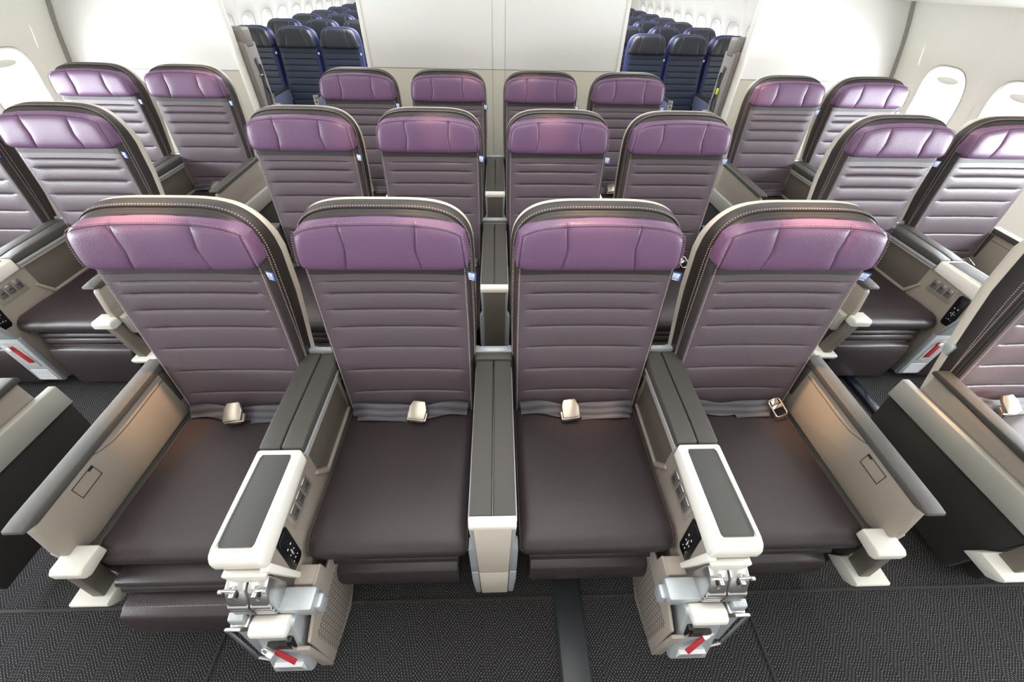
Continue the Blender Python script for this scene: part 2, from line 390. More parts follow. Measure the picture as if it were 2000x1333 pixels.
def make_back(w=.219, wb=.213, zt=1.131, seams=SEAMS, edge=.045, depth=.0075):
    zb, zc = .405, .985
    R = rowset(zb, zc, zt-zc, w, wb, n=4.0, seams=seams)
    def groove(z, x, hw):
        ax = hw-abs(x); f = min(1, max(0, (ax-edge*.55)/(edge*.5)))
        allz = sorted(list(seams)+[zb-.02]); y = 0
        if z > seams[0]: return 0
        for a, b_ in zip(allz, allz[1:]):
            if a <= z <= b_:
                t = (z-a)/(b_-a); y = (1-(4*abs(t-.5)**2 if abs(t-.5) > 0 else 0))**.5 if abs(t-.5) < .5 else 0
        dmin = min(abs(z-q) for q in seams)
        pin = math.exp(-(dmin/.0028)**2)
        return f*(depth*y*.75-pin*.0045-depth*.4)
    U = [-1, -.985, -.95, -.9, -.85, -.8, -.72, -.6, -.4, -.2, 0, .2, .4, .6, .72, .8, .85, .9, .95, .985, 1]
    rows = []
    for (z, hw, nx, nz) in R[:-1]:
        r = []
        for u in U:
            x = u*hw; dish = -.010*abs(u)**3
            r.append((x, yf(z)+dish-groove(z, x, hw)-.004+.006*abs(u)**14, z))
        rows.append(r)
    front = MB(); k_ = max(i for i, r in enumerate(rows) if r[0][2] < .975)
    front.grid(rows[:k_+1]); front.grid(rows[k_:], 1)
    for q in seams:
        hw = w*.98
        front.stitches([(x, yf(q)-.010*abs(x/hw)**3-.004+.0022, q+.0022) for x in np.linspace(-hw+edge*.8, hw-edge*.8, 24)], 2, step=.0052, ln=.003, wd=.0008, h=.0008)
    side = MB()
    secs = [(0, -.008), (.004, -.006), (.0065, -.001), (.0035, .003), (.0068, .0055), (.009, .0095), (.0065, .013), (.0095, .016), (.0125, .022), (.0165, .050), (.0185, .080), (.016, .086)]
    def kd(z, dy):
        t = min(1, max(0, (z-.98)/.13)); t = t*t*(3-2*t)
        l = min(1, max(0, (z-.43)/.42))
        return dy*(1-.36*t)*(.48+.52*l) if dy > .02 else dy
    def ko(z, off): return off*(.62+.38*min(1, max(0, (z-.43)/.42))) if off > .012 else off
    def loop(off, dy):
        L = [(-(hw+ko(z, off)*nx), yf(z)+kd(z, dy), z+off*nz) for (z, hw, nx, nz) in R]; Rr = [(-p[0], p[1], p[2]) for p in L[:-1]][::-1]; return L+Rr
    side.grid([loop(o, d) for o, d in secs])
    pth = lambda o, d: loop(o, d)
    side.stitches(pth(-.004, -.0135), 1, nrm=(0, -1, 0)); side.stitches(pth(.0115, .0195), 1, nrm=None)
    side.stitches([p for p in pth(.0145, .032)], 1, step=.0075)
    shell = MB()
    ssec = [(.012, .083), (.0155, .083), (.0178, .088), (.0178, .106), (.012, .124), (-.002, .132)]
    lo = [loop(o, d) for o, d in ssec]
    shell.grid(lo)
    rows = []
    for i, (z, hw, nx, nz) in enumerate(R[:-1]):
        a = lo[-1][i]; rows.append([(a[0]*u, a[1]+.006*(1-u*u), a[2]) for u in (1, .5, 0, -.5, -1)])
    shell.grid(rows)
    return front, side, shell
def make_headrest(W=.228, zb=.984, zt=1.131, T=.036, y0=None, sx=(.1, .078), band=True, drop=.030):
    if y0 is None: y0 = yf(1.07)-.004
    base = sorted(set([round(math.sin(math.pi/2*k/18), 4) for k in range(-18, 19)]))
    xs = [b_*W for b_ in base if abs(abs(b_*W)-.09) > .0095]
    for c in (-.09, .09):
        for d in (-.009, -.006, -.0035, -.0015, 0, .0015, .0035, .006, .009): xs.append(c+d)
    xs = sorted(xs); vs = [(1-math.cos(math.pi*k/18))/2 for k in range(19)]
    def surf(x, v):
        u = min(1, abs(x)/W)
        ztop = zt-.016*u*u-drop*u**9; zbot = zb+.004*u*u+.020*u**22
        cur = v
        wgt = max(0, 1-abs(abs(x)-.09)/.05) if abs(x) < .14 else 0
        sh = (sx[0]-.09) + (sx[1]-sx[0])*(1-cur)**1.3
        xx = (x+math.copysign(sh*wgt, x))*(1.012-.045*v*v)
        z = zbot+(ztop-zbot)*v
        b_ = max(0, 1-u**16)**.5*max(0, 1-abs(2*v-1)**9)**.5
        y = y0-T*b_*(1-.10*(2*v-1)**2) - .006*u*u*b_
        g = math.exp(-((abs(x)-.09)/.0026)**2)*min(1, v*8)*(1-max(0, (v-.9)/.1))
        g2 = math.exp(-((abs(x)-.09)/.010)**2)*min(1, v*8)*(1-max(0, (v-.9)/.1))
        y += .004*g+.0035*g2
        return (xx, y+.07*(z-1.07), z)
    m = MB(); rows = [[surf(x, v) for x in xs] for v in vs]; m.grid(rows)
    bk = [[(p[0], y0+.018+.07*(p[2]-1.07), p[2]) for p in (r[0], r[-1])] for r in rows]
    # close sides and back
    m.grid([rows[0], [(p[0], y0+.018, p[2]) for p in rows[0]]]); m.grid([rows[-1], [(p[0], y0+.018, p[2]) for p in rows[-1]]])
    m.grid([[r[0] for r in rows], [(r[0][0], y0+.018, r[0][2]) for r in rows]]); m.grid([[r[-1] for r in rows], [(r[-1][0], y0+.018, r[-1][2]) for r in rows]])
    if band:
        for v, (a, b_) in ((.925, (-.945, .945)),):
            pt = [surf(W*t, v) for t in np.linspace(a, b_, 60) if abs(abs(W*t)-.09) > .012]
            m.stitches([(p[0], p[1]-.0006, p[2]+.006) for p in pt], 1)
            m.tube([(p[0], p[1]-.0002, p[2]-.001) for p in pt], .0011, 5, 2)
        for sg in (-1, 1):
            pt = [surf(sg*W*.945, v) for v in np.linspace(.03, .925, 20)]; m.tube([(p[0], p[1]-.0002, p[2]) for p in pt], .0011, 5, 2); m.stitches([(p[0]+sg*.006, p[1]+.0006, p[2]) for p in pt[1:]], 1)
    return m
def make_cushion(W=.222, y_front=-.515, zt=.445, zu=.352):
    prof = [(.02, zt-.03), (-.02, zt-.012), (-.10, zt-.006), (-.2, zt-.006), (-.3, zt-.003), (-.38, zt+.001), (-.43, zt+.001)]
    cy, cz, ry, rz = y_front+.062, zt-.045, .062, .046
    for a in np.linspace(80, -60, 12): prof.append((cy-ry*math.cos(math.radians(a)), cz+rz*math.sin(math.radians(a))))
    prof.append((y_front+.06, zu))
    us = [-1, -.995, -.98, -.96, -.93, -.88, -.8, -.6, -.3, 0, .3, .6, .8, .88, .93, .96, .98, .995, 1]
    rows = []
    ce_ = Vector((-.25, .385))
    for i, p in enumerate(prof):
        pv = Vector(p); nrm = (pv-ce_); k = min(1, nrm.length)
        r = []
        for u in us:
            x = u*W; e = max(0, (abs(x)-(W-.035))/.035); d = .028*(1-math.sqrt(max(0, 1-e*e)))
            crown = .006*(1-u*u)
            yy, zz = p
            if i < 7: zz = zz-d+crown*.4
            else:
                q = Vector((cy, cz))-pv; q.normalize(); yy += q.x*d; zz += q.y*d*.7
            r.append((x, yy, zz))
        rows.append(r)
    m = MB(); m.grid(rows)
    for j, sgn in ((0, -1), (-1, 1)):   # side skirts
        m.grid([[r[j] for r in rows], [(r[j][0], max(r[j][1], y_front+.02), max(zu, min(r[j][2], zu))) for r in rows]])
    for j in (2, -3):
        m.stitches([(r[j][0], r[j][1], r[j][2]+.0004) for r in rows[1:-3]], 1, nrm=(0, -.3, 1), wd=.0006, h=.0005)
    return m
def make_skirt(W=.186, yo=0):
    m = MB()
    pr_ = [(-.47, .356), (-.487, .350), (-.493, .338), (-.489, .326), (-.487, .323), (-.492, .318), (-.497, .305), (-.492, .292), (-.478, .286), (-.40, .286), (-.40, .356)]
    m.prism([(a+(yo if a < -.42 else 0), b_) for a, b_ in pr_], 'x', -W, W, .002); return m
def make_legrest(zb, W=.184, yo=0, zt=.280):
    m = MB(); pts = [(-.44+yo, zt), (-.485+yo, zt), (-.508+yo, zt-.012), (-.518+yo, zt-.04), (-.520+yo, (zt+zb)/2), (-.512+yo, zb+.02), (-.498+yo, zb), (-.455+yo, zb)]
    m.prism(pts, 'x', -W, W, .006, seg=3)
    m.stitches([(x, -.486+yo, zt+.0005) for x in (-W+.01, W-.01)], 1, nrm=(0, 0, 1))
    return m
def ribbon(m, pts, wd, th_=.0025, mi=0, tilt=None):
    pts = [Vector(p) for p in pts]; rows = []
    for i, p in enumerate(pts):
        t = (pts[min(i+1, len(pts)-1)]-pts[max(i-1, 0)]).normalized()
        tl = tilt[i] if tilt else 0
        w = Vector((0, math.cos(tl), math.sin(tl))); w = (w-t*w.dot(t)).normalized(); n = t.cross(w)
        rows.append([p-w*wd/2-n*th_/2, p+w*wd/2-n*th_/2, p+w*wd/2+n*th_/2, p-w*wd/2+n*th_/2])
    m.grid(rows, mi, closed=True); m.cap(rows[0], mi); m.cap(rows[-1], mi)
def make_belt(root, kind, flip=1):
    m = MB(); n = 22; pts = []; tl = []
    for i in range(n):
        u = i/(n-1); x = (-.198+.396*u)*flip
        if kind == 'connector' and u > .86: break
        z = .462+.004*math.sin(u*9)-.002*math.cos(u*17); y = -.052-.010*math.sin(u*math.pi)+.004*math.sin(u*12)
        pts.append((x, y, z)); tl.append(.72+.16*math.sin(u*6+1)+.08*math.sin(u*13))
    ribbon(m, pts, .046, tilt=tl)
    pts2 = [(p[0]*.93+.004, p[1]-.012, p[2]-.011) for p in pts[11:]]; ribbon(m, pts2, .044, tilt=[t-.35 for t in tl[11:]])
    b = m.build('seatbelt', 'webbing', root)
    if kind == 'buckle':
        k = MB(); T = Matrix.Translation((-.03*flip, -.078, .484)) @ Matrix.Rotation(.55, 4, 'X') @ Matrix.Scale(1.12, 4) @ Matrix.Rotation(.12*flip, 4, 'Z')
        k.prism([(-.026, -.026), (.026, -.026), (.029, .004), (.020, .030), (-.016, .030), (-.024, .012)], 'z', 0, .011, .003, T=T)
        k.prism([(-.029, -.030), (.029, -.030), (.031, -.004), (-.029, -.004)], 'z', -.013, -.001, .002, T=T)
        k.box(-.022, .022, -.034, -.030, -.010, -.003, .001, 1, T=T)
        k.build('buckle', ['buckle', 'black'], b)
    elif kind == 'connector':
        k = MB(); T = Matrix.Translation((.158*flip, -.075, .478)) @ Matrix.Rotation(.5, 4, 'X') @ Matrix.Rotation(.35*flip, 4, 'Z')
        ring = [(x*.022, y*.030, 0) for x, y in [(-.8, -1), (.8, -1), (1, -.8), (1, .8), (.8, 1), (-.8, 1), (-1, .8), (-1, -.8)]]
        k.tube(ring, .0035, 8, closed=True, T=T); k.box(-.02, .02, -.002, .010, -.002, .003, .001, T=T); k.box(-.014, .014, .012, .028, -.0015, .0015, .001, T=T)
        k.build('belt_connector', 'chrome', b)
SEATMESH = {}
def seat_parts():
    f, s, sh = make_back(); SEATMESH['back'] = f; SEATMESH['side'] = s; SEATMESH['shell'] = sh
    SEATMESH['head'] = make_headrest(); SEATMESH['cush'] = make_cushion(); SEATMESH['skirt'] = make_skirt()
seat_parts()
def make_seat(name, label, loc, group, legz=.15, yo=0):
    t = thing(name, label, 'seat', loc, group)
    bk = SEATMESH['back'].build('backrest', ['mauve', 'side', 'thread'], t, angle=70)
    SEATMESH['side'].build('side_bolster', ['side', 'stitch'], bk, angle=60)
    SEATMESH['shell'].build('seat_shell', 'shell', t, angle=50)
    SEATMESH['head'].build('headrest', ['purple', 'stitchp', 'thread'], t, angle=70)
    SEATMESH['cush'].build('seat_cushion', ['seat', 'stitch'], t, angle=60)
    (make_skirt(yo=yo*.6) if yo else SEATMESH['skirt']).build('cushion_skirt', 'seat', t)
    make_legrest(legz, yo=yo).build('leg_rest', ['seat', 'stitch'], t)
    b = MB(); b.box(-.18, .18, -.42, .06, .16, .345, .01); b.box(-.16, -.12, -.40, .05, .002, .17, .006); b.box(.12, .16, -.40, .05, .002, .17, .006)
    b.build('seat_base', 'dark', t)
    for sg in (-1, 1):
        hb = MB(); hb.prism([(.056, .60), (.082, .61), (.088, .635), (.066, .65), (.054, .64)], 'x', sg*.230, sg*.241, .002)
        hb.build('recline_bracket', 'silverp', t)
    tg = MB(); z = .962; x0 = .2205
    T = Matrix.Translation((x0, yf(z)-.004, z)) @ Matrix.Rotation(-.35, 4, 'Z') @ Matrix.Rotation(.05, 4, 'Y')
    tg.box(-.001, .027, -.001, .001, -.0135, .0135, .0006, 0, T=T); tg.box(.004, .0225, -.0018, -.0008, -.006, .0105, .0003, 1, T=T)
    for k in range(4):
        tg.tube([(.006+.004*k+.006*q, -.0021, -.005+.0145*q**(1+.2*k)) for q in np.linspace(0, 1 if k < 2 else .7, 6)], .0004, 4, 0, T=T)
    tg.box(.006, .021, -.0016, -.0010, -.0115, -.0085, .0002, 1, T=T)
    tg.build('fabric_tag', ['blue', 'tagwhite'], t)
    return t
XA, XB, XC, XD = .2915, .8465, 1.879, 2.426
GP = 'premium seats with purple headrests'
def copy_seat(src, loc, label, group): return dup(src, loc, label, group)
s_low = make_seat('airline_seat', 'front row purple-topped seat second from left of the centre four, buckle on its right half', (-XA, 0, 0), GP)
r0 = {2: s_low}
r0[3] = dup(s_low, (XA, 0, 0), 'front row purple-topped seat third from left of the centre four, right of the middle armrest', GP)
r0[4] = dup(s_low, (XB, 0, 0), 'front row purple-topped seat at the right end of the centre four, open chrome belt connector', GP)
r0[1] = make_seat('airline_seat', 'front row purple-topped seat at the left end of the centre four, leg rest lowered', (-XB, 0, 0), GP, legz=.10, yo=-.10)
s_side = make_seat('airline_seat', 'purple-topped aisle seat of the left window pair, second row', (-XC, PITCH, 0), GP, legz=.035)
oth = {('La', 1): s_side}
oth[('Lw', 1)] = dup(s_side, (-XD, PITCH, 0), 'purple-topped window seat cut by the left edge of the photo, second row', GP)
oth[('Ra', 1)] = dup(s_side, (XC, PITCH, 0), 'purple-topped aisle seat of the right window pair, second row', GP)
oth[('Rw', 1)] = dup(s_side, (XD, PITCH, 0), 'purple-topped window seat by the right wall, second row, chrome belt connector on it', GP)
oth[('La', 2)] = dup(s_side, (-XC, 2*PITCH, 0), 'purple-topped aisle seat before the left white bulkhead, last row', GP)
oth[('Lw', 2)] = dup(s_side, (-XD, 2*PITCH, 0), 'purple-topped window seat before the left white bulkhead, last row', GP)
oth[('Ra', 2)] = dup(s_side, (XC, 2*PITCH, 0), 'purple-topped aisle seat before the right white bulkhead, last row', GP)
oth[('Rw', 2)] = dup(s_side, (XD, 2*PITCH, 0), 'purple-topped window seat before the right white bulkhead, last row', GP)
oth[('Ra', 0)] = dup(s_side, (XC, 0, 0), 'seat cut by the right edge of the photo, front row, warm-lit belt buckle', GP)
nm = {1: 'left end seat', 2: 'seat left of the middle armrest', 3: 'seat right of the middle armrest', 4: 'right end seat'}
rn = {1: 'second row', 2: 'last row'}
for k in (1, 2):
    for j, x in ((1, -XB), (2, -XA), (3, XA), (4, XB)):
        o = dup(s_side, (x, k*PITCH, 0), 'purple-topped %s of the centre four, %s' % (nm[j], rn[k]), GP); oth[(j, k)] = o
def belt_for(root, kind, flip=1): make_belt(root, kind, flip)
belt_for(r0[1], 'buckle', 1); belt_for(r0[2], 'buckle', -1); belt_for(r0[3], 'buckle', 1); belt_for(r0[4], 'connector', 1)
belt_for(oth[('Ra', 0)], 'buckle', 1.0)
for k in (1, 2):
    for key in (1, 2, 3, 4, 'La', 'Ra', 'Lw', 'Rw'):
        kind = 'buckle'; fl_ = 1
        if (key, k) in ((4, 1), ('Rw', 1)): kind = 'connector'
        if key == 2: fl_ = -1
        belt_for(oth[(key, k)], kind, fl_)

# ------------------------------------------------------------------ consoles between the pairs
def make_console(label, loc, s=1, front=False, group='consoles between paired seats', foot=True):
    """s=+1: the control side faces +x"""
    t = thing('seat_console', label, 'console', loc, group)
    def B(m, name, mats, par=t, **k): return (m.mirror() if s < 0 else m).build(name, mats, par, **k)
    m = MB()   # body, side view outline (y, z)
    m.prism([(.05, .615), (-.30, .600), (-.30, .20), (-.20, .03), (.05, .03)], 'x', -.047, .047, .004)
    m.prism([(-.296, .606), (-.584, .604), (-.590, .56), (-.546, .385), (-.534, .36), (-.530, .10), (-.515, .09), (-.33, .02), (-.296, .02)], 'x', -.050, .050, .006, 0)
    B(m, 'console_body', ['taupe'])
    # silver rail under the pads
    m = MB(); m.box(-.057, .057, -.314, .05, .598, .612, .003); B(m, 'pad_rail', 'silverp')
    for a, b_ in ((-.0575, -.0015), (.0015, .0575)):
        m = MB(); m.prism([(.048, .612), (.048, .640), (.03, .650), (-.25, .645), (-.316, .640), (-.316, .612)], 'x', a, b_, .006, seg=3); B(m, 'armrest_pad', 'pad')
    m = MB(); m.box(-.052, .052, .046, .066, .60, .655, .006); B(m, 'rear_cap', 'silverp')
    # white module with grey inlay
    m = MB()
    prof = [(-.318, .640), (-.566, .636), (-.586, .630), (-.596, .612), (-.596, .590), (-.588, .568), (-.318, .585)]
    m.prism(prof, 'x', -.059, .059, .010, seg=4); B(m, 'module_cover', 'cream')
    m = MB(); m.prism([(-.040, -.345), (-.036, -.336), (.036, -.336), (.040, -.345), (.040, -.56), (.036, -.568), (-.036, -.568), (-.040, -.56)], 'z', .6375, .6405, .001)
    T = Matrix.Translation((0, 0, 0))
    B(m, 'module_inlay', 'inlay')
    m = MB(); R = [(x, y, .6395) for x, y in [(-.044, -.337), (-.038, -.330), (.038, -.330), (.044, -.337), (.044, -.567), (.038, -.574), (-.038, -.574), (-.044, -.567)]]
    m.tube(R, .0028, 8, closed=True); B(m, 'inlay_rim', 'cream')
    # recessed dark pocket + recline buttons + handset on the control side
    m = MB(); m.prism([(-.02, .44), (-.02, .592), (-.298, .592), (-.30, .50), (-.255, .44)], 'x', .0455, .0482, .001)
    B(m, 'side_pocket', 'pocket')
    m = MB(); m.box(.046, .0565, -.315, -.02, .585, .5965, .003); m.prism([(-.02, .425), (-.02, .438), (-.258, .438), (-.305, .502), (-.318, .50), (-.27, .425)], 'x', .046, .0565, .003); B(m, 'pocket_ledge', 'taupe')
    m = MB(); m.box(.0495, .0520, -.475, -.345, .500, .575, .005)
    for i in range(3):
        y = -.370-.038*i; m.box(.0515, .0575, y-.016, y+.013, .522, .566, .005, 1); m.box(.0572, .0580, y-.010, y+.007, .541, .5445, .0005, 2)
    B(m, 'recline_buttons', ['taupe', 'silver', 'dark'])
    m = MB(); T = Matrix.Translation((.0512, -.522, .495)) @ Matrix.Rotation(-.10, 4, 'X')
    m.prism([(-.018, -.074), (-.026, -.064), (-.026, .064), (-.018, .074), (.018, .074), (.026, .064), (.026, -.064), (.018, -.074)], 'x', -.003, .002, .002, T=T); m.prism([(-.014, -.064), (-.020, -.056), (-.020, .056), (-.014, .064), (.014, .064), (.020, .056), (.020, -.056), (.014, -.064)], 'x', .001, .0038, .002, T=T)
    for (yy, zz, r) in [(0, 0, .0028), (.009, 0, .002), (-.009, 0, .002), (0, .009, .002), (0, -.009, .002), (-.008, .026, .0025), (.008, .026, .0025), (0, -.028, .002), (.01, -.03, .0015), (-.01, -.03, .0015)]:
        m.box(.0036, .0044, yy-r, yy+r, zz-.012-r, zz-.012+r, .0005, 1, T=T)
    B(m, 'handset', ['black', 'key'])
    if s: 
        m = MB(); m.box(.047, .050, .0, .035, .50, .55, .004); m.box(.0498, .0506, .012, .017, .53, .534, 0, 1); m.box(.0498, .0506, .020, .024, .522, .525, 0, 1); B(m, 'power_outlet', ['black', 'led'])
    if not front:
        # smooth slanted leg and the lower literature panel with placard
        m = MB(); m.prism([(-.594, .575), (-.552, .385), (-.544, .369), (-.528, .369), (-.535, .395), (-.58, .585)], 'x', -.055, .055, .003, 0); B(m, 'leg_fairing', 'silverp')
        m = MB(); m.prism([(-.543, .366), (-.538, .10), (-.530, .088), (-.515, .088), (-.520, .366)], 'x', -.055, .055, .004)
        ns = .25/.264
        def fy(z): return -.543+(.366-z)*.0188
        for zz in np.linspace(.115, .165, 6): m.box(-.034, .034, fy(zz)-.0022, fy(zz)-.0012, zz-.0012, zz+.0012, 0, 2)
        m.box(-.038, .038, fy(.14)-.0016, fy(.14)+.002, .106, .172, 0, 1); m.box(-.030, .030, fy(.27)-.0018, fy(.27)+.002, .20, .345, 0, 3)
        B(m, 'lower_panel', ['silverp', 'paper', 'ink', 'band'])
    else:
        # white end frame and hinge with two barrels
        m = MB(); m.prism([(-.052, .56), (.052, .56), (.036, .520), (-.036, .520)], 'y', -.604, -.585, .004); m.prism([(-.578, .575), (-.598, .57), (-.560, .40), (-.548, .36), (-.536, .36), (-.548, .42)], 'x', .036, .0585, .005); B(m, 'end_frame', 'cream')
        m = MB()
        for a, b_ in ((-.056, -.006), (-.003, .044)):
            m.prism([(-.590, .530), (-.622, .518), (-.640, .480), (-.645, .440), (-.635, .415), (-.600, .405), (-.575, .43)], 'x', a, b_, .006)
            mid = (a+b_)/2; m.box(mid-.010, mid+.010, -.632, -.600, .505, .519, .003, 1); m.box(mid-.006, mid+.006, -.636, -.61, .49, .524, .003)
            for zz in (.43, .447, .464): m.tube([(a+.001, -.628+.02*(zz-.43), zz), (b_-.001, -.628+.02*(zz-.43), zz)], .0185, 14)
        for sg in (-1, 1):
            x = sg*.050; m.tube([(x-.004, -.626, .536), (x+.004, -.626, .536)], .0055, 12); m.tube([(x-sg*.002, -.624, .535), (x-sg*.026, -.622, .524)], .0035, 8)
        B(m, 'table_hinge', ['silver', 'dark'])
        m = MB(); m.box(.036, .122, -.640, -.585, .375, .425, .008); m.box(.118, .138, -.632, -.595, .36, .41, .008); m.box(.00, .05, -.628, -.58, .36, .40, .006); B(m, 'support_arm', 'silverp')
        m = MB(); m.prism([(-.650, .400), (-.664, .392), (-.722, .172), (-.712, .158), (-.640, .165), (-.612, .38)], 'x', -.030, .078, .010, seg=3)
        def fy(z): return -.664-(.392-z)*.2636
        m.box(.000, .050, fy(.29)-.0012, fy(.29)+.008, .262, .330, 0, 1); m.box(-.012, .062, fy(.20)-.004, fy(.20)+.006, .180, .222, 0, 2)
        for zz in np.linspace(.185, .215, 5): m.box(-.008, .058, fy(.2)-.0048, fy(.2)-.0038, zz-.001, zz+.001, 0, 3)
        B(m, 'monitor_housing', ['silverp', 'dark', 'paper', 'ink'])
        m = MB(); m.prism([(-.640, .405), (-.662, .418), (-.684, .412), (-.690, .392), (-.675, .380), (-.64, .385)], 'x', -.020, .070, .006); B(m, 'housing_cap', 'cream')
        m = MB(); m.prism([(-.640, .43), (-.658, .425), (-.684, .20), (-.664, .195)], 'x', -.072, -.036, .003); m.tube([(-.038, -.672, .41), (-.073, -.672, .41), (-.073, -.692, .20), (-.038, -.696, .185)], .004, 8, 1); m.box(-.076, -.03, -.668, -.62, .36, .40, .008, 1); B(m, 'folded_tray', ['silverp', 'silver'])
        # perforated shroud next to the seat cushion
        m = MB(); m.prism([(-.44, .345), (-.52, .345), (-.525, .40), (-.575, .40), (-.60, .36), (-.685, .32), (-.695, .10), (-.54, .055), (-.46, .10)], 'x', .094, .104, .004)
        m.prism([(-.525, .40), (-.575, .40), (-.59, .30), (-.525, .30)], 'x', .046, .100, .006)
        m.box(.070, .104, -.700, -.690, .10, .315, .003)
        for i in range(19):
            for j in range(11):
                z = .095+.0105*i; y = -.50-.0155*j-(.006 if i % 2 else 0)
                if y < -.665+max(0, (z-.28))*1.5: continue
                m.box(.1035, .1046, y-.0055, y+.0055, z-.0014, z+.0014, 0, 1)
        B(m, 'perforated_shroud', ['taupe', 'dark'])
        m = MB(); m.box(.052, .066, -.690, -.60, .15, .35, .004); B(m, 'shroud_filler', 'black')
    return t
CXC = .5725
make_console('white-topped console with folded monitor hinge, front row, left of the middle armrest', (-CXC, 0, 0), 1, True)
make_console('white-topped console with folded monitor hinge, front row, right of the middle armrest', (CXC, 0, 0), -1, True)
make_console('console between the window and aisle seats at the left edge, second row', (-2.152, PITCH, 0), 1)
make_console('console with red tag between window and aisle seats at right, second row', (2.152, PITCH, 0), -1)
make_console('console between the two seats before the left bulkhead, last row', (-2.152, 2*PITCH, 0), 1)
make_console('console between the two seats before the right bulkhead, last row', (2.152, 2*PITCH, 0), -1)
for k in (1, 2):
    make_console('console between the two left centre seats, %s' % rn[k], (-CXC, k*PITCH, 0), 1)
    make_console('console between the two right centre seats, %s' % rn[k], (CXC, k*PITCH, 0), -1)

def red_tag(label, loc, s=1, ang=0, big=1, tilt=0):
    t = thing('warning_tag', label, 'tag', loc, 'red tags on the consoles')
    R = Matrix.Rotation(-tilt, 4, 'X') @ Matrix.Rotation(ang, 4, 'Y')
    m = MB(); m.prism([(-.010*big, .03*big), (.008*big, .034*big), (.016*big, -.05*big), (-.006*big, -.052*big)], 'y', -.003, 0, .0008, T=R); m.build('tag_strip', 'red', t)
    m = MB(); m.box(-.016, .0, -.011, -.005, .022, .040, .002, T=R); m.tube([(-.014, -.008, .040), (-.014, -.008, .050), (-.008, -.008, .055), (-.002, -.008, .050), (-.002, -.008, .040)], .0018, 6, T=R); m.build('plastic_padlock', 'key', t)
red_tag('red tag with white padlock on the front left folded monitor', (-CXC+.025, -.7025, .272), ang=-1.0, big=.72, tilt=.75)
red_tag('red tag with white padlock on the front right folded monitor', (CXC-.025, -.7025, .272), ang=1.0, big=.72, tilt=.75)
red_tag('red tag with clear padlock on the left console foot, second row', (-2.152, PITCH-.5435, .285), ang=-.12, big=1.2)
red_tag('red tag on the right console foot, second row', (2.152, PITCH-.5435, .285), ang=.12, big=1.2)

# ------------------------------------------------------------------ middle armrest
def make_center_arm(label, loc):
    t = thing('center_armrest', label, 'armrest', loc, 'middle armrests of the centre block')
    for a, b_ in ((-.0565, -.0012), (.0012, .0565)):
        m = MB(); m.prism([(.0, .618), (.0, .650), (-.02, .656), (-.25, .645), (-.508, .635), (-.508, .612)], 'x', a, b_, .005, seg=3); m.build('armrest_pad', 'pad', t)
    m = MB(); m.box(-.064, .064, .002, .046, .58, .657, .010, seg=3); m.build('rear_block', 'pad', t)
    m = MB(); m.box(-.062, .062, .030, .056, .650, .664, .005); m.build('rear_cap', 'silverp', t)
    m = MB(); m.prism([(-.0, .618), (-.505, .612), (-.515, .58), (-.50, .32), (-.495, .12), (-.30, .11), (-.0, .11)], 'x', -.050, .050, .004); m.build('side_body', 'taupe', t)
    m = MB(); m.box(-.060, .060, -.512, .0, .606, .619, .003); m.build('pad_rail', 'silverp', t)
    # front frame: cap, taupe face, silver edges with a notch
    f = MB()
    f.prism([(-.507, .637), (-.516, .635), (-.528, .624), (-.530, .606), (-.507, .604)], 'x', -.058, .058, .004, 0)
    def face(x, z0, z1, mi, y0, y1): f.prism([(x[0], z0), (x[1], z0), (x[2], z1), (x[3], z1)], 'y', y0, y1, .002, mi)
    f.prism([(-.043, .300), (.043, .300), (.046, .603), (-.046, .603)], 'y', -.5285, -.50, .002, 1)
    f.prism([(-.041, .110), (.041, .110), (.043, .296), (-.043, .296)], 'y', -.5285, -.50, .002, 1)
    for sg in (-1, 1):
        f.prism([(sg*.058, .60), (sg*.054, .49), (sg*.066, .465), (sg*.066, .300), (sg*.044, .300), (sg*.0445, .60)], 'y', -.526, -.49, .003, 2)
        f.prism([(sg*.066, .296), (sg*.066, .22), (sg*.060, .110), (sg*.043, .110), (sg*.045, .296)], 'y', -.526, -.49, .003, 2)
    f.build('front_panel', ['cream', 'shell' if loc[1] < .1 else 'pocket', 'silverp'], t)
    return t
make_center_arm('middle armrest with split dark pad and white front, front row', (0, 0, 0))
make_center_arm('middle armrest between the two inner seats, second row', (0, PITCH, 0))
make_center_arm('middle armrest between the two inner seats, last row', (0, 2*PITCH, 0))

